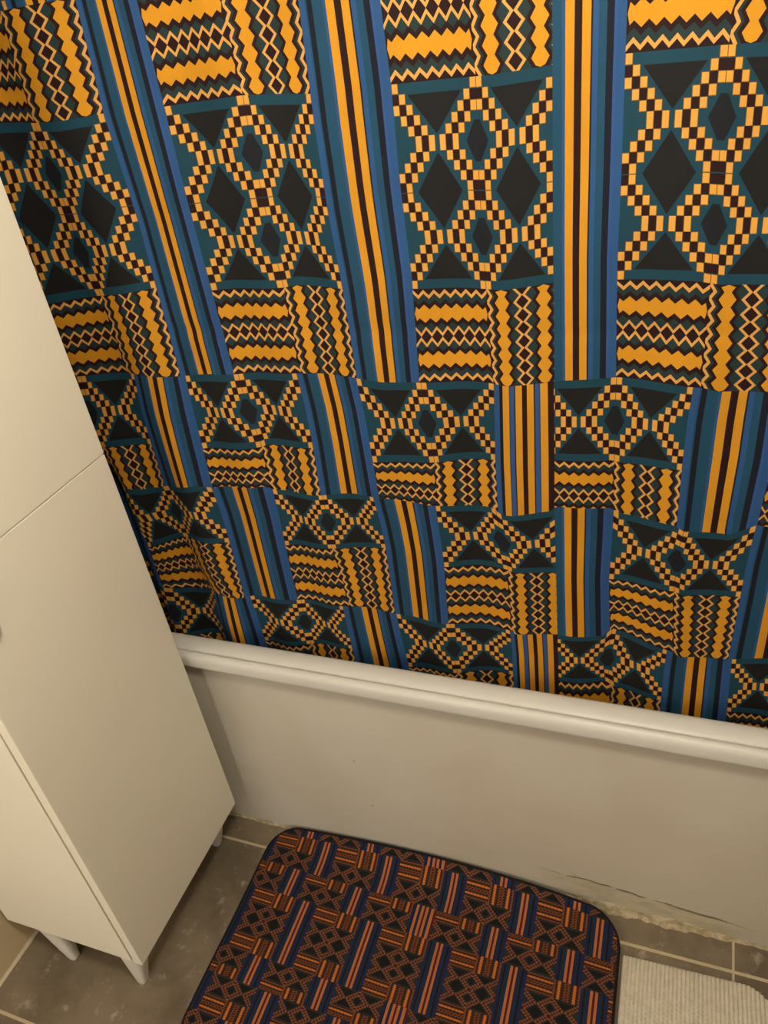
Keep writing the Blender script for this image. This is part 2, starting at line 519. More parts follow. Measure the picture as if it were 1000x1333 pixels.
CUR = {'R1': [(-0.1088, 1.1503), (0.0071, 1.1543), (0.1198, 1.1518), (0.1733, 1.1579), (0.2207, 1.157), (0.331, 1.1633), (0.4253, 1.1575), (0.477, 1.1493), (0.5333, 1.1515),
        (0.6428, 1.1502), (0.6661, 1.1479), (0.7274, 1.155), (0.7338, 1.1575), (0.7801, 1.1616), (0.8171, 1.1638), (0.9273, 1.1522), (0.9455, 1.1456), (1.0046, 1.1457)],
 'R2': [(-0.0878, 0.9175), (-0.066, 0.9127), (-0.0241, 0.9149), (0.076, 0.9386), (0.1066, 0.9293), (0.2166, 0.9419), (0.2338, 0.9324), (0.3247, 0.9358), (0.3979, 0.9407),
        (0.4326, 0.9381), (0.528, 0.9332), (0.6312, 0.9324), (0.6437, 0.9222), (0.6606, 0.9229), (0.7276, 0.9396), (0.7313, 0.9486), (0.8142, 0.951), (0.8243, 0.9412),
        (0.9048, 0.933), (0.9181, 0.9226), (0.9806, 0.9195), (1.0137, 0.9402), (1.0287, 0.9389)],
 'R3': [(-0.0781, 0.6776), (-0.0108, 0.6631), (0.0429, 0.6822), (0.0964, 0.6668), (0.1861, 0.6816), (0.2262, 0.6797), (0.3296, 0.6868), (0.4083, 0.6829), (0.4325, 0.6797),
        (0.4989, 0.6744), (0.5446, 0.6805), (0.6485, 0.6777), (0.658, 0.6714), (0.7253, 0.683), (0.8092, 0.6918), (0.82, 0.7076), (0.9174, 0.684), (0.9288, 0.671),
        (0.9975, 0.6796), (1.058, 0.6876)],
 'rows': [[{'k': 'P',
            'l': [(-0.1048, 1.7156), (-0.1293, 1.491), (-0.1392, 1.3651), (-0.144, 1.2341), (-0.151, 1.1465)],
            's': [(-0.0098, 1.703), (-0.0203, 1.5533), (-0.0179, 1.4809), (-0.0145, 1.4186), (-0.0166, 1.3627), (-0.0036, 1.2913), (-0.0041, 1.1644)],
            'r': [(0.1173, 1.6864), (0.1092, 1.548), (0.1139, 1.4045), (0.111, 1.296), (0.1075, 1.1568)],
            'lt': [(-0.0817, 1.5571), (-0.0215, 1.5513), (0.0308, 1.5499), (0.1058, 1.5523)],
            'lb': [(-0.1169, 1.2822), (-0.0036, 1.2913), (0.1133, 1.3033)],
            'u': (0, 1),
            'v': (0, 1),
            'vv': (0, 1),
            'n': 2},
           {'k': 'S',
            'l': [(0.1173, 1.6864), (0.1092, 1.548), (0.1139, 1.4045), (0.111, 1.296), (0.1075, 1.1568)],
            'r': [(0.2132, 1.674), (0.2129, 1.5577), (0.211, 1.4323), (0.2127, 1.2991), (0.2141, 1.1616)],
            'u': (0, 1)},
           {'k': 'P',
            'l': [(0.2132, 1.674), (0.2129, 1.5577), (0.211, 1.4323), (0.2127, 1.2991), (0.2141, 1.1616)],
            's': [(0.3364, 1.6581), (0.3386, 1.5531), (0.3367, 1.4828), (0.3369, 1.4315), (0.3367, 1.3709), (0.3406, 1.2972), (0.34, 1.1706)],
            'r': [(0.4389, 1.6447), (0.4353, 1.5538), (0.4332, 1.5117), (0.4317, 1.4013), (0.4347, 1.2951), (0.4335, 1.1592)],
            'lt': [(0.2109, 1.5513), (0.3366, 1.5533), (0.4278, 1.5458)],
            'lb': [(0.2157, 1.2964), (0.3434, 1.2993), (0.3601, 1.3013), (0.4322, 1.2951)],
            'u': (0, 1),
            'v': (0, 1),
            'vv': (0, 1),
            'n': 2},
           {'k': 'S',
            'l': [(0.4389, 1.6447), (0.4353, 1.5538), (0.4332, 1.5117), (0.4317, 1.4013), (0.4347, 1.2951), (0.4335, 1.1592)],
            'r': [(0.5424, 1.6312), (0.5438, 1.546), (0.5405, 1.4298), (0.5416, 1.3097), (0.5348, 1.154)],
            'u': (0, 1)},
           {'k': 'P',
            'l': [(0.5424, 1.6312), (0.5438, 1.546), (0.5405, 1.4298), (0.5416, 1.3097), (0.5348, 1.154)],
            's': [(0.647, 1.6175), (0.6486, 1.5429), (0.6443, 1.4222), (0.6442, 1.2889), (0.6458, 1.159)],
            'r': [(0.7391, 1.6056), (0.7357, 1.3732), (0.7342, 1.1759)],
            'lt': [(0.5426, 1.5444), (0.6417, 1.5419), (0.6686, 1.5419), (0.7405, 1.544)],
            'lb': [(0.5418, 1.2926), (0.6408, 1.2887), (0.6671, 1.2876), (0.7362, 1.2959)],
            'u': (0, 0.96),
            'v': (0, 1),
            'vv': (0, 1),
            'n': 2},
           {'k': 'S',
            'l': [(0.7391, 1.6056), (0.7357, 1.3732), (0.7342, 1.1759)],
            'r': [(0.8179, 1.5953), (0.817, 1.5161), (0.8163, 1.4222), (0.8143, 1.3244), (0.8161, 1.165)],
            'u': (0.19, 1)},
           {'k': 'P',
            'l': [(0.8179, 1.5953), (0.817, 1.5161), (0.8163, 1.4222), (0.8143, 1.3244), (0.8161, 1.165)],
            's': [(0.9249, 1.5816), (0.9212, 1.5442), (0.9217, 1.4293), (0.9245, 1.2888), (0.9242, 1.1687)],
            'r': [(1.0182, 1.5693), (1.0196, 1.5297), (1.021, 1.2862), (1.029, 1.1479)],
            'lt': [(0.8162, 1.546), (0.9184, 1.5432), (0.9659, 1.5399)],
            'lb': [(0.8149, 1.2974), (0.9102, 1.2943), (0.9375, 1.2878), (0.9884, 1.2852)],
            'u': (0, 1),
            'v': (0, 1),
            'vv': (0, 1),
            'n': 2}],
          [{'k': 'P',
            'l': [(-0.2289, 1.1509), (-0.2357, 1.0771), (-0.2329, 1.0041), (-0.2377, 0.9035)],
            's': [(-0.0985, 1.1559), (-0.1075, 1.0838), (-0.1097, 1.0138), (-0.1068, 0.9575), (-0.1003, 0.9169)],
            'r': [(0.0116, 1.155), (-0.0031, 1.0812), (-0.0082, 1.0107), (-0.0112, 0.9366), (-0.0124, 0.9086)],
            'lt': None,
            'lb': [(-0.2372, 0.9914), (-0.0978, 1.0079), (-0.0177, 1.0097)],
            'u': (0, 1),
            'v': (0, 0.68),
            'vv': (0, 0.62),
            'n': 1},
           {'k': 'S',
            'l': [(0.0116, 1.155), (-0.0031, 1.0812), (-0.0082, 1.0107), (-0.0112, 0.9366), (-0.0124, 0.9086)],
            'r': [(0.1157, 1.152), (0.1116, 1.0846), (0.1084, 1.0117), (0.1052, 0.9295)],
            'u': (0, 1)},
           {'k': 'P',
            'l': [(0.1157, 1.152), (0.1116, 1.0846), (0.1084, 1.0117), (0.1052, 0.9295)],
            's': [(0.2207, 1.157), (0.2214, 1.0944), (0.229, 1.0353), (0.2303, 0.9989), (0.229, 0.936)],
            'r': [(0.3323, 1.1632), (0.3348, 1.099), (0.3345, 1.0369), (0.3298, 0.9406)],
            'lt': None,
            'lb': [(0.1084, 1.0117), (0.2284, 1.0204), (0.2402, 1.0243), (0.3318, 1.0297)],
            'u': (0, 1),
            'v': (0, 0.68),
            'vv': (0, 0.62),
            'n': 1},
           {'k': 'S',
            'l': [(0.3323, 1.1632), (0.3348, 1.099), (0.3345, 1.0369), (0.3298, 0.9406)],
            'r': [(0.4319, 1.1578), (0.4365, 1.0993), (0.437, 1.036), (0.4374, 0.9956), (0.4382, 0.9386)],
            'u': (0, 1)},
           {'k': 'P',
            'l': [(0.4319, 1.1578), (0.4365, 1.0993), (0.437, 1.036), (0.4374, 0.9956), (0.4382, 0.9386)],
            's': [(0.5369, 1.1515), (0.5393, 1.0854), (0.5442, 1.0151), (0.5415, 0.9373)],
            'r': [(0.6465, 1.1519), (0.6406, 1.0206), (0.6393, 0.9358)],
            'lt': None,
            'lb': [(0.4351, 1.0071), (0.5442, 1.0151), (0.6407, 1.022)],
            'u': (0, 1),
            'v': (0, 0.68),
            'vv': (0, 0.62),
            'n': 1},
           {'k': 'S4', 'l': [(0.6465, 1.1519), (0.6406, 1.0206), (0.6393, 0.9358)], 'r': [(0.7327, 1.1551), (0.7316, 1.029), (0.73, 0.9413)], 'u': (0, 1)},
           {'k': 'P',
            'l': [(0.7327, 1.1551), (0.7316, 1.029), (0.73, 0.9413)],
            's': [(0.8171, 1.1638), (0.8155, 1.101), (0.8169, 1.0325), (0.8175, 0.9509)],
            'r': [(0.9151, 1.1538), (0.9111, 1.1019), (0.9092, 1.0422), (0.9079, 0.9332)],
            'lt': None,
            'lb': [(0.7316, 1.0303), (0.8137, 1.0339), (0.8297, 1.0286), (0.9102, 1.0273)],
            'u': (0.07, 1),
            'v': (0, 0.68),
            'vv': (0, 0.62),
            'n': 1},
           {'k': 'S', 'l': [(0.9151, 1.1538), (0.9111, 1.1019), (0.9092, 1.0422), (0.9079, 0.9332)], 'r': [(1.0222, 1.1466), (1.0218, 1.0462), (1.0147, 0.9403)], 'u': (0, 1)},
           {'k': 'P',
            'l': [(1.0222, 1.1466), (1.0218, 1.0462), (1.0147, 0.9403)],
            's': [(1.0987, 1.1463), (1.0965, 1.053), (1.0968, 0.9434)],
            'r': [(1.171, 1.1483), (1.1709, 1.0578), (1.1711, 0.951)],
            'lt': None,
            'lb': [(1.0193, 1.0195), (1.1007, 1.0258)],
            'u': (0, 1),
            'v': (0, 0.68),
            'vv': (0, 0.62),
            'n': 1}],
          [{'k': 'P',
            'l': [(-0.099, 0.9205), (-0.1149, 0.8576), (-0.0842, 0.7993), (-0.0842, 0.7269), (-0.0816, 0.6715)],
            's': [(-0.0096, 0.916), (-0.0035, 0.8709), (-0.0021, 0.8008), (0.006, 0.7316), (0.0408, 0.6771)],
            'r': [(0.103, 0.9315), (0.1067, 0.873), (0.1063, 0.8125), (0.1043, 0.7418), (0.1028, 0.6634)],
            'lt': None,
            'lb': [(-0.0815, 0.7806), (0.0131, 0.8028), (0.0369, 0.8086), (0.102, 0.8059)],
            'u': (0, 1),
            'v': (0, 1),
            'vv': (0, 1),
            'n': 1},
           {'k': 'S',
            'l': [(0.103, 0.9315), (0.1067, 0.873), (0.1063, 0.8125), (0.1043, 0.7418), (0.1028, 0.6634)],
            'r': [(0.2297, 0.9327), (0.2298, 0.8732), (0.2278, 0.8075), (0.2262, 0.6797)],
            'u': (0, 1)},
           {'k': 'P',
            'l': [(0.2297, 0.9327), (0.2298, 0.8732), (0.2278, 0.8075), (0.2262, 0.6797)],
            's': [(0.3328, 0.9343), (0.333, 0.8894), (0.3301, 0.8259), (0.336, 0.777), (0.3402, 0.6887)],
            'r': [(0.4269, 0.9375), (0.4319, 0.8876), (0.4341, 0.8353), (0.43, 0.6832)],
            'lt': None,
            'lb': [(0.2285, 0.811), (0.3295, 0.8224), (0.3518, 0.8218), (0.4338, 0.8335)],
            'u': (0, 1),
            'v': (0, 1),
            'vv': (0, 1),
            'n': 1},
           {'k': 'S',
            'l': [(0.4269, 0.9375), (0.4319, 0.8876), (0.4341, 0.8353), (0.43, 0.6832)],
            'r': [(0.5374, 0.9341), (0.5392, 0.873), (0.5406, 0.8185), (0.5361, 0.6797)],
            'u': (0, 1)},
           {'k': 'P',
            'l': [(0.5374, 0.9341), (0.5392, 0.873), (0.5406, 0.8185), (0.5361, 0.6797)],
            's': [(0.6351, 0.9319), (0.6413, 0.8794), (0.6503, 0.8224), (0.6511, 0.6731)],
            'r': [(0.7301, 0.947), (0.7306, 0.6845)],
            'lt': None,
            'lb': [(0.5397, 0.8086), (0.6471, 0.8135), (0.6616, 0.809), (0.7315, 0.8185)],
            'u': (0, 0.92),
            'v': (0, 1),
            'vv': (0, 1),
            'n': 1},
           {'k': 'S', 'l': [(0.7301, 0.947), (0.7306, 0.6845)], 'r': [(0.8176, 0.9495), (0.8164, 0.8953), (0.8133, 0.8132), (0.8163, 0.7074)], 'u': (0.2, 1)},
           {'k': 'P',
            'l': [(0.8176, 0.9495), (0.8164, 0.8953), (0.8133, 0.8132), (0.8163, 0.7074)],
            's': [(0.919, 0.9254), (0.9122, 0.8818), (0.9118, 0.8169), (0.919, 0.6773)],
            'r': [(1.0137, 0.9402), (1.0081, 0.8699), (1.0061, 0.8072), (1.0007, 0.6819)],
            'lt': None,
            'lb': [(0.8145, 0.8132), (0.9134, 0.8094), (0.9261, 0.8006), (1.0091, 0.8091)],
            'u': (0, 1),
            'v': (0, 1),
            'vv': (0, 1),
            'n': 1},
           {'k': 'S', 'l': [(1.0137, 0.9402), (1.0081, 0.8699), (1.0061, 0.8072), (1.0007, 0.6819)], 'r': [(1.1114, 0.955), (1.1134, 0.7091)], 'u': (0, 1)}],
          [{'k': 'P',
            'l': [(-0.2097, 0.6387), (-0.2087, 0.5688), (-0.2029, 0.5002)],
            's': [(-0.0727, 0.6672), (-0.0761, 0.6058), (-0.0794, 0.5304)],
            'r': [(0.0349, 0.6757), (0.0227, 0.6067), (0.0104, 0.5087)],
            'lt': None,
            'lb': [(-0.217, 0.511), (-0.0793, 0.5437), (0.0227, 0.5361)],
            'u': (0, 1),
            'v': (0, 0.68),
            'vv': (0, 0.62),
            'n': 1},
           {'k': 'S', 'l': [(0.0349, 0.6757), (0.0227, 0.6067), (0.0104, 0.5087)], 'r': [(0.1143, 0.6616), (0.1167, 0.61), (0.1183, 0.5522)], 'u': (0, 1)},
           {'k': 'P',
            'l': [(0.1143, 0.6616), (0.1167, 0.61), (0.1183, 0.5522)],
            's': [(0.2319, 0.6775), (0.2305, 0.6382), (0.2308, 0.5813)],
            'r': [(0.3269, 0.6886), (0.3272, 0.6363), (0.328, 0.5655)],
            'lt': None,
            'lb': [(0.1173, 0.5479), (0.2293, 0.5647), (0.3269, 0.5779)],
            'u': (0, 1),
            'v': (0, 0.68),
            'vv': (0, 0.62),
            'n': 1},
           {'k': 'S', 'l': [(0.3269, 0.6886), (0.3272, 0.6363), (0.328, 0.5655)], 'r': [(0.4325, 0.6797), (0.435, 0.6198), (0.4393, 0.5467)], 'u': (0, 1)},
           {'k': 'P',
            'l': [(0.4325, 0.6797), (0.435, 0.6198), (0.4393, 0.5467)],
            's': [(0.539, 0.6801), (0.5389, 0.6146), (0.5427, 0.5563)],
            'r': [(0.647, 0.6773), (0.6488, 0.6247), (0.6476, 0.5373)],
            'lt': None,
            'lb': [(0.4387, 0.5425), (0.5429, 0.5583), (0.6462, 0.5704)],
            'u': (0, 1),
            'v': (0, 0.68),
            'vv': (0, 0.62),
            'n': 1},
           {'k': 'S4', 'l': [(0.647, 0.6773), (0.6488, 0.6247), (0.6476, 0.5373)], 'r': [(0.7306, 0.6845), (0.7312, 0.5467)], 'u': (0, 1)},
           {'k': 'P',
            'l': [(0.7306, 0.6845), (0.7312, 0.5467)],
            's': [(0.82, 0.7041), (0.8125, 0.6416), (0.8201, 0.5667)],
            'r': [(0.9083, 0.6797), (0.9066, 0.6448), (0.9049, 0.5607)],
            'lt': None,
            'lb': [(0.7302, 0.5736), (0.8108, 0.5836), (0.8265, 0.5696), (0.907, 0.5686)],
            'u': (0.05, 1),
            'v': (0, 0.68),
            'vv': (0, 0.62),
            'n': 1},
           {'k': 'S', 'l': [(0.9083, 0.6797), (0.9066, 0.6448), (0.9049, 0.5607)], 'r': [(1.0064, 0.6812), (1.0101, 0.5554)], 'u': (0, 1)},
           {'k': 'P',
            'l': [(1.0064, 0.6812), (1.0101, 0.5554)],
            's': [(1.0891, 0.6966), (1.0978, 0.559)],
            'r': [(1.1696, 0.7135), (1.1818, 0.5751)],
            'lt': None,
            'lb': [(1.0094, 0.5627), (1.073, 0.5585)],
            'u': (0, 1),
            'v': (0, 0.68),
            'vv': (0, 0.62),
            'n': 1}]]}

def ev(L, t, ax):
    """piecewise linear curve of (x, z) points: the other coordinate where coordinate ax equals t"""
    L = sorted(L, key=lambda a: a[ax])
    for i in range(len(L) - 1):
        if t <= L[i + 1][ax] or i == len(L) - 2:
            a, b = L[i], L[i + 1]
            if i == 0 and t < a[ax] - 0.02:
                return a[1 - ax] + (b[1 - ax] - a[1 - ax]) * 0.0
            if i == len(L) - 2 and t > b[ax] + 0.02:
                return b[1 - ax]
            return a[1 - ax] + (b[1 - ax] - a[1 - ax]) * (t - a[ax]) / ((b[ax] - a[ax]) or 1e-9)

def cloth_patch(bm, uvl, mi, left, right, top, bot, u0, u1, v0, v1, place, du=0.006, swap=False):
    """one printed block between two upright lines and two level curves"""
    z_t = ev(top, ev(left, top[0][1], 1), 0)
    z_b = ev(bot, ev(left, bot[0][1], 1), 0)
    wid = abs(ev(right, z_t, 1) - ev(left, z_t, 1))
    ns = max(3, int(wid / du))
    nt = max(3, int(abs(z_t - z_b) / du))
    grid = []
    for i in range(ns + 1):
        s = i / ns
        col = []
        for j in range(nt + 1):
            t = j / nt
            x = (1 - s) * ev(left, z_t, 1) + s * ev(right, z_t, 1)
            z = (1 - t) * ev(top, x, 0) + t * ev(bot, x, 0)
            for _ in range(3):
                x = (1 - s) * ev(left, z, 1) + s * ev(right, z, 1)
                z = (1 - t) * ev(top, x, 0) + t * ev(bot, x, 0)
            col.append((bm.verts.new(place(x, z)), u0 + (u1 - u0) * s, v0 + (v1 - v0) * t))
        grid.append(col)
    for i in range(ns):
        for j in range(nt):
            q = (grid[i][j + 1], grid[i + 1][j + 1], grid[i + 1][j], grid[i][j])
            f = bm.faces.new([k[0] for k in q])
            f.material_index = mi
            f.smooth = True
            for lp, k in zip(f.loops, q):
                lp[uvl].uv = (k[1], k[2])

def vline(x, z0=0.0, z1=2.2): return [(x, z0), (x, z1)]
def hline(z, x0=-1.0, x1=2.0): return [(x0, z), (x1, z)]

def cloth_column(bm, uvl, c, top, bot, place, du=0.006):
    u0, u1 = c['u']
    if c['k'] != 'P':
        cloth_patch(bm, uvl, STRIPE if c['k'] == 'S' else STRIPE4, c['l'], c['r'], top, bot, u0, u1, 0, 1, place, du)
        return
    halves = ((c['l'], c['s'], u0, 0.5, ZIGH, u0 * 2, 1.0), (c['s'], c['r'], 0.5, u1, ZIGV, 0.0, (u1 - 0.5) * 2))
    for l, r, a, b, zm, za, zb in halves:
        lt = top
        if c['lt']:
            cloth_patch(bm, uvl, zm, l, r, top, c['lt'], za, zb, 0, 1, place, du)
            lt = c['lt']
        cloth_patch(bm, uvl, LAT2 if c['n'] == 2 else LAT1, l, r, lt, c['lb'], a, b, -0.1, c['n'] + 0.1, place, du)
        vr = c['v'] if zm == ZIGH else c['vv']
        cloth_patch(bm, uvl, zm, l, r, c['lb'], bot, za, zb, vr[0], vr[1], place, du)

def place_curtain(x, z): return Vector((x, fold(x, z), z))
bm = bmesh.new()
uvl = bm.loops.layers.uv.new('UVMap')
R0, RB = hline(1.690), hline(0.462)
TW = 0.107                                   # a third of the print's repeat
CX0, CX1 = -0.262, 1.245
def fill_right(cols, n, v, vv):
    """carry the repeat on past the last column to the end of the cloth"""
    last = cols[-1]
    out = []
    x = None
    edge = last['r']
    x = sum(p[0] for p in edge) / len(edge)
    nextk = 'S' if last['k'] == 'P' else 'P'
    while x < CX1 - 0.01:
        w = TW if nextk == 'S' else TW * 2
        xe = min(x + w, CX1)
        L = edge if not out else vline(x)
        if nextk == 'S':
            out.append(dict(k='S', l=L, r=vline(xe), u=(0, (xe - x) / w)))
        else:
            if xe - x < TW * 1.2:
                break
            out.append(dict(k='P', l=L, s=vline(x + TW), r=vline(xe), lt=None, lb=None, u=(0, 0.5 + 0.5 * (xe - x - TW) / TW), v=v, vv=vv, n=n))
        x = xe
        nextk = 'P' if nextk == 'S' else 'S'
    return cols + out
def fill_left(cols, n, v, vv):
    edge = cols[0]['l']
    x = sum(p[0] for p in edge) / len(edge)
    out = []
    nextk = 'S' if cols[0]['k'] == 'P' else 'P'
    while x > CX0 + 0.02:
        w = TW if nextk == 'S' else TW * 2
        xs = max(x - w, CX0)
        Rr = edge if not out else vline(x)
        if nextk == 'S':
            out.append(dict(k='S', l=vline(xs), r=Rr, u=(1 - (x - xs) / w, 1)))
        else:
            if x - xs < TW * 1.2:
                break
            out.append(dict(k='P', l=vline(xs), s=vline(x - TW), r=Rr, lt=None, lb=None, u=(0.5 - 0.5 * (x - TW - xs) / TW, 1), v=v, vv=vv, n=n))
        x = xs
        nextk = 'P' if nextk == 'S' else 'S'
    return list(reversed(out)) + cols
bounds = [(R0, CUR['R1']), (CUR['R1'], CUR['R2']), (CUR['R2'], CUR['R3']), (CUR['R3'], RB)]
zl = [(1.55, 1.293), (None, 1.018), (None, 0.812), (None, 0.553)]
for row, (top, bot), (zt, zb) in zip(CUR['rows'], bounds, zl):
    n = 2 if zt else 1
    v = next(c['v'] for c in row if c['k'] == 'P'); vv = next(c['vv'] for c in row if c['k'] == 'P')
    for c in fill_left(fill_right(row, n, v, vv), n, v, vv):
        if c['k'] == 'P' and c['lb'] is None:
            c['lb'] = hline(zb)
            c['lt'] = hline(zt) if zt else None
        cloth_column(bm, uvl, c, top, bot, place_curtain)
# the rows above the photograph's edge, up to the rod
ZROD = 2.02
x = CX0
for zb, zm, zt, off in ((1.690, 1.825, 1.912, 0.005), (1.912, 2.0, 2.0, 0.112)):
    cols = []
    xs = off - 0.3205
    while xs < CX1:
        a, b = max(xs, CX0), min(xs + TW, CX1)
        if b - a > 0.005:
            cloth_patch(bm, uvl, STRIPE, vline(a), vline(b), hline(zt), hline(zb), (a - xs) / TW, (b - xs) / TW, 0, 1, place_curtain, 0.01)
        for k in range(2):
            p = xs + TW * (1 + k)
            a, b = max(p, CX0), min(p + TW, CX1)
            if b - a > 0.005:
                f0, f1 = (a - p) / TW, (b - p) / TW
                cloth_patch(bm, uvl, LAT1, vline(a), vline(b), hline(zm), hline(zb), 0.5 * k + f0 / 2, 0.5 * k + f1 / 2, -0.1, 1.1, place_curtain, 0.01)
                if zt > zm:
                    cloth_patch(bm, uvl, ZIGV if k else ZIGH, vline(a), vline(b), hline(zt), hline(zm), f0, f1, 0.3, 1.0, place_curtain, 0.01)
        xs += 0.3205
# plain hems at the foot and at the rod sleeve
cloth_patch(bm, uvl, STRIPE, vline(CX0), vline(CX1), RB, hline(0.45), 0.11, 0.16, 0, 1, place_curtain, 0.012)
def place_sleeve(x, z):
    t = (z - 2.0) / 0.06
    if t <= 0: return place_curtain(x, z)
    a = t * 2 * PI
    return Vector((x, fold(x, 2.0) * (1 - t) + t * fold(x, 2.0) + 0.019 * math.sin(a), 2.0 + 0.019 - 0.019 * math.cos(a)))
cloth_patch(bm, uvl, STRIPE, vline(CX0), vline(CX1), hline(2.06), hline(2.0), 0.11, 0.16, 0, 1, place_sleeve, 0.006)
bmesh.ops.remove_doubles(bm, verts=bm.verts, dist=0.0004)
cur = link_mesh('shower_curtain', bm, cloth_set('curtain'))
tag(cur, 'blue and orange geometric print shower curtain hanging inside the bathtub', 'curtain')
for p in cur.data.polygons: p.use_smooth = True
bm = bmesh.new()
lathe(bm, [(0.0125, XL + 0.001), (0.0125, XR - 0.001)], 'x', (0, fold(0.5, 2.0), 2.019), 24)
tag(link_mesh('curtain_rod', bm, M_chrome, smooth=True), 'chrome rod carrying the shower curtain above the bathtub', 'rod')

# ------------------------------------------------------------------ printed bath mat
MAT_W, MAT_D, MR = 0.806, 0.505, 0.062
mat = empty('bath_mat', (0.0605, 0.0448, 0.0), -0.022)
tag(mat, 'blue and orange geometric print bath mat with rounded corners on the floor', 'bath mat')
def mat_lift(u, d):
    """u across, d away from the far edge: the far edge rides up against the tub panel"""
    m = max(0.0, math.sin(PI * min(1, max(0, u / MAT_W))))
    e = max(0.0, 1 - d / 0.085)
    return 0.036 * (m ** 0.8) * e * e + 0.0012 * math.sin(u * 17 + 1) * math.sin(d * 21)
SHEAR = 0.046                                # the soft mat lies slightly out of square
def place_mat(x, z): return Vector((x, z, 0.0105))
def mat_warp(x, y, z):
    """lay the flat mat into place: out of square, far edge bowed against and up the panel"""
    m = max(0.0, math.sin(PI * min(1, max(0, x / MAT_W))))
    e = max(0.0, 1 + y / 0.20)
    bow = (0.001 + 0.017 * x / MAT_W) * m ** 0.5 * e * e
    return Vector((x - SHEAR * y, y + bow, max(0.0, z + mat_lift(x, -y))))
bm = bmesh.new()
uvl = bm.loops.layers.uv.new('UVMap')
PERm = 0.1545
T3 = PERm / 3
# rows from the far edge: (height, rows inside it top to bottom, centre of a stripe at this row)
ORG = 0.0605
rows = [(0.040, 'a', 0.158), (0.074, 'b', 0.207), (0.062, 'c', 0.158), (0.137, 'd', 0.210), (0.058, 'e', 0.158),
        (0.073, 'f', 0.210), (0.058, 'g', 0.158), (0.10, 'h', 0.210)]
d = -0.020
d += 0.0
for h, kind, cen in rows:
    ztop, zbot = -d, -(d + h)
    def sub(spec):
        out, z = [], ztop
        for frac, k, v0, v1 in spec:
            out.append((z, z - h * frac, k, v0, v1))
            z -= h * frac
        return out
    if kind == 'a': spec = [(0.25, 'Z', 0.6, 1), (0.75, LAT1, -0.1, 1.1)]
    elif kind == 'b': spec = [(0.46, 'Z', 0, 1), (0.54, LAT1, -0.1, 1.1)]
    elif kind == 'c': spec = [(0.36, 'Z', 0.35, 1), (0.64, LAT1, -0.1, 1.1)]
    elif kind == 'd': spec = [(0.25, 'Z', 0, 1), (0.5, LAT2, -0.1, 2.1), (0.25, 'Z', 0, 1)]
    elif kind in ('e', 'g'): spec = [(0.64, LAT1, -0.1, 1.1), (0.36, 'Z', 0, 0.65)]
    elif kind == 'f': spec = [(0.54, LAT1, -0.1, 1.1), (0.46, 'Z', 0, 1)]
    else: spec = [(1.0, LAT2, -0.1, 2.1)]
    xs = cen - ORG - T3 / 2 - PERm
    while xs < MAT_W + 0.05:
        four = kind in 'aceg' and abs(xs + T3 / 2 - (0.475 - ORG)) < 0.03
        cloth_patch(bm, uvl, STRIPE4 if four else STRIPE, vline(xs, -1, 1), vline(xs + T3, -1, 1), hline(ztop), hline(zbot), 0, 1, 0, 1, place_mat, 0.008)
        for k in range(2):
            p = xs + T3 * (1 + k)
            for a, b, sk, v0, v1 in sub(spec):
                if sk == 'Z':
                    cloth_patch(bm, uvl, ZIGV if k else ZIGH, vline(p, -1, 1), vline(p + T3, -1, 1), hline(a), hline(b), 0, 1, v0, v1, place_mat, 0.008)
                else:
                    cloth_patch(bm, uvl, sk, vline(p, -1, 1), vline(p + T3, -1, 1), hline(a), hline(b), 0.5 * k, 0.5 * k + 0.5, v0, v1, place_mat, 0.008)
        xs += PERm
    d += h
bmesh.ops.remove_doubles(bm, verts=bm.verts, dist=0.0002)
outline = rr(MAT_W / 2, -MAT_D / 2, MAT_W / 2 - 0.003, MAT_D / 2 - 0.003, MR, 8)
for (ax, ay), (bx, by) in zip(outline, outline[1:] + outline[:1]):
    e = Vector((bx - ax, by - ay, 0))
    if e.length < 1e-6: continue
    bmesh.ops.bisect_plane(bm, geom=bm.verts[:] + bm.edges[:] + bm.faces[:], plane_co=(ax, ay, 0), plane_no=(e.y, -e.x, 0), clear_outer=True)
for v in bm.verts:
    v.co = mat_warp(*v.co)
top = link_mesh('printed_top', bm, cloth_set('mat'), mat)
for p in top.data.polygons: p.use_smooth = True
# foam backing under the print
bm = bmesh.new()
N = 14
ol = rr(MAT_W / 2, -MAT_D / 2, MAT_W / 2 - 0.003, MAT_D / 2 - 0.003, MR, N)
dense = []
for (ax, ay), (bx, by) in zip(ol, ol[1:] + ol[:1]):
    k = max(1, int(math.hypot(bx - ax, by - ay) / 0.02))
    for i in range(k):
        dense.append((ax + (bx - ax) * i / k, ay + (by - ay) * i / k))
def ring(scale, z):
    out = []
    for x, y in dense:
        X = MAT_W / 2 + (x - MAT_W / 2) * scale
        Y = -MAT_D / 2 + (y + MAT_D / 2) * scale
        out.append(bm.verts.new(mat_warp(X, Y, z)))
    return out
rg = [ring(s, 0.0050) for s in (0.75, 0.85, 0.92, 0.97, 1.0)] + [ring(s, 0.0012) for s in (1.0, 0.97, 0.92, 0.85, 0.75)]
for a, b in zip(rg[:-1], rg[1:]):
    for i in range(len(a)):
        j = (i + 1) % len(a)
        bm.faces.new((a[i], a[j], b[j], b[i]))
bm.faces.new(rg[0]); bm.faces.new(rg[-1])
bmesh.ops.recalc_face_normals(bm, faces=bm.faces)
g = G('black foam', 0.9, 0.1); g.color(rgb(34, 32, 34))
link_mesh('foam_backing', bm, g.m, mat)
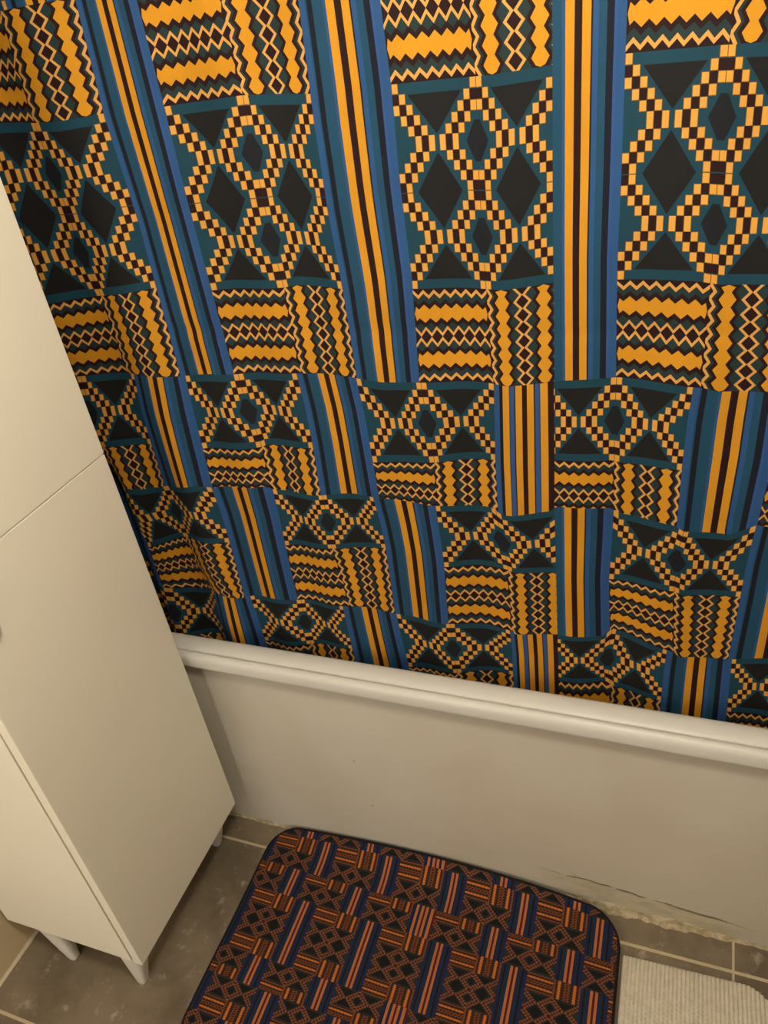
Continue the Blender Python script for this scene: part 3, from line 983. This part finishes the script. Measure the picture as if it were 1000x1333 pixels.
# dark bound edge
bm = bmesh.new()
prev = first = None
cnt = len(dense)
for idx in range(cnt):
    x, y = dense[idx]
    xa, ya = dense[idx - 1]; xb, yb = dense[(idx + 1) % cnt]
    t = Vector((xb - xa, yb - ya, 0)).normalized()
    n = Vector((t.y, -t.x, 0))
    c0 = mat_warp(x, y, 0.0062)
    rg = []
    for k in range(10):
        a = 2 * PI * k / 10
        rg.append(bm.verts.new(c0 + Vector((n.x * 0.0034 * math.cos(a), n.y * 0.0034 * math.cos(a), 0.0058 * math.sin(a)))))
    if prev:
        for k in range(10):
            bm.faces.new((prev[k], prev[(k + 1) % 10], rg[(k + 1) % 10], rg[k]))
    else:
        first = rg
    prev = rg
for k in range(10):
    bm.faces.new((prev[k], prev[(k + 1) % 10], first[(k + 1) % 10], first[k]))
bmesh.ops.recalc_face_normals(bm, faces=bm.faces)
g = G('dark binding', 0.85, 0.1)
g.color(g.mix(g.noise(70.0, 2), rgb(22, 24, 34), rgb(44, 34, 28)))
tag(link_mesh('bound_edge', bm, g.m, mat, True), 'dark bound edge')

# ------------------------------------------------------------------ white terry mat at the right
TWX, TWY, TWW, TWD, TR = 0.8730, -0.0395, 0.282, 0.48, 0.085
tw = empty('terry_mat', (TWX, TWY, 0), 0.032)
tag(tw, 'white textured terry mat lying right of the printed mat', 'bath mat')
bm = bmesh.new()
NU, NV = 300, 260
def rel(u, d):
    rib = 0.5 + 0.5 * math.sin(u * 2 * PI / 0.0075)
    bob = 0.5 + 0.5 * math.sin(d * 2 * PI / 0.0085 + (math.floor(u / 0.0075) % 2) * PI)
    big = 0.5 + 0.5 * math.sin(u * 23 + 0.6) * math.sin(d * 27 + 1.2)
    k = max(0, min(1, (d - 0.03) / 0.05))
    return 0.0034 * rib * (0.25 + 0.75 * (bob * k + (1 - k))) + 0.003 * big
def twz(u, d):
    e = min(u, TWW - u, d, TWD - d)
    return 0.009 * min(1, math.sqrt(max(0, e) / 0.008)) * 0.8 + rel(u, d) * min(1, max(0, e) / 0.006)
grid = [[bm.verts.new((TWW * i / NU, -TWD * j / NV, 0.0015 + twz(TWW * i / NU, TWD * j / NV))) for j in range(NV + 1)] for i in range(NU + 1)]
for i in range(NU):
    for j in range(NV):
        bm.faces.new((grid[i][j + 1], grid[i + 1][j + 1], grid[i + 1][j], grid[i][j]))
ol = rr(TWW / 2, -TWD / 2, TWW / 2 - 0.0002, TWD / 2 - 0.0002, TR, 10, 0.008)
for (ax, ay), (bx, by) in zip(ol, ol[1:] + ol[:1]):
    e = Vector((bx - ax, by - ay, 0))
    if e.length < 1e-6: continue
    bmesh.ops.bisect_plane(bm, geom=bm.verts[:] + bm.edges[:] + bm.faces[:], plane_co=(ax, ay, 0), plane_no=(e.y, -e.x, 0), clear_outer=True)
# close the edge down to the floor
bd = [e for e in bm.edges if e.is_boundary]
ex = bmesh.ops.extrude_edge_only(bm, edges=bd)
for v in [v for v in ex['geom'] if isinstance(v, bmesh.types.BMVert)]:
    v.co.z = 0.0
bmesh.ops.recalc_face_normals(bm, faces=bm.faces)
link_mesh('terry_pile', bm, mat_towel(), tw, True)

# ------------------------------------------------------------------ ceiling lamp
LX, LY = 0.80, -0.70
lamp = empty('ceiling_lamp', (LX, LY, ZC))
tag(lamp, 'round white lamp hanging on a short stem from the ceiling', 'lamp')
DROP = 0.14
bm = bmesh.new()
lathe(bm, [(0.05, -0.02), (0.055, -0.012), (0.055, -0.0005)], 'z', (0, 0, 0), 32)
link_mesh('base', bm, M_leg, lamp)
bm = bmesh.new()
lathe(bm, [(0.007, -DROP - 0.002), (0.007, -0.019)], 'z', (0, 0, 0), 16)
link_mesh('stem', bm, M_leg, lamp)
bm = bmesh.new()
lathe(bm, [(0.045, -0.034 - DROP), (0.050, -0.028 - DROP), (0.050, -0.004 - DROP), (0.03, -DROP)], 'z', (0, 0, 0), 40)
link_mesh('lamp_cover', bm, M_leg, lamp)
RG = 0.11
bm = bmesh.new()
lathe(bm, [(RG * math.sin(a), -0.025 - DROP - RG - RG * math.cos(a)) for a in [0.03 + (PI - 0.40) * k / 24 for k in range(25)]], 'z', (0, 0, 0), 40)
g = G('lit opal glass', 0.4)
g.color(rgb(250, 245, 235))
g.bsdf.inputs['Emission Color'].default_value = (1.0, 0.93, 0.765, 1)
g.bsdf.inputs['Emission Strength'].default_value = 84.0
link_mesh('lamp_shade', bm, g.m, lamp, True)

# a dummy glass door added behind the camera, unseen, to dress the area fill light
DXC, DHW, DH = -0.03, 0.32, 1.98
bm = bmesh.new()
for a in ((DXC - DHW - 0.0, DXC - DHW + 0.03, 0.0, DH), (DXC + DHW - 0.03, DXC + DHW, 0.0, DH), (DXC - DHW + 0.03, DXC + DHW - 0.03, DH - 0.04, DH), (DXC - DHW + 0.03, DXC + DHW - 0.03, 0.0, 0.12)):
    box(bm, a[0], a[1], YF + 0.0005, YF + 0.035, a[2], a[3], 0.002)
door = tag(link_mesh('dummy_door_1', bm, M_edge), kind='structure')
bm = bmesh.new()
box(bm, DXC - DHW + 0.03, DXC + DHW - 0.03, YF + 0.0005, YF + 0.014, 0.12, DH - 0.04)
link_mesh('dummy_pane', bm, mat_paint('dummy glass', rgb(225, 225, 220), 0.5, 0.01), door)
ld = bpy.data.lights.new('fill_light', 'AREA')  # soft fill added behind the camera for the cabinet side and tub panel
ld.shape = 'RECTANGLE'; ld.size = 0.57; ld.size_y = 1.8
ld.energy = 11.0
ld.color = (1.0, 0.94, 0.85)
lo = bpy.data.objects.new('fill_light', ld)
COL.objects.link(lo)
lo.location = (-0.03, YF + 0.02, 1.05)
lo.rotation_euler = (PI / 2, 0, 0)

w = bpy.data.worlds.new('World')
SC.world = w
w.use_nodes = True
w.node_tree.nodes['Background'].inputs[0].default_value = (1.0, 0.85, 0.65, 1)
w.node_tree.nodes['Background'].inputs[1].default_value = 0.0

# ------------------------------------------------------------------ camera
cd = bpy.data.cameras.new('camera')
cd.sensor_fit = 'HORIZONTAL'
cd.sensor_width = 36.0
cd.lens = 36.0 * 1019.1 / 1000.0
cd.clip_start = 0.02
co = bpy.data.objects.new('camera', cd)
COL.objects.link(co)
R = ((0.9304004998376991, 0.3406454520583063, -0.13533508744502196),
     (0.07997398753005361, -0.5489780965427771, -0.8320019295859908),
     (-0.35771367211822147, 0.7632717245570292, -0.5380122705584289))
ax, ay, az = Vector(R[0]), -Vector(R[1]), -Vector(R[2])
m = Matrix((ax, ay, az)).transposed().to_4x4()
m.translation = Vector((0.9177, -0.8998, 1.6251))
co.matrix_world = m
SC.camera = co

vs = SC.view_settings
vs.view_transform = 'Standard'
vs.look = 'None'
vs.gamma = 1.0
vs.use_curve_mapping = False
vs.exposure = 0.0
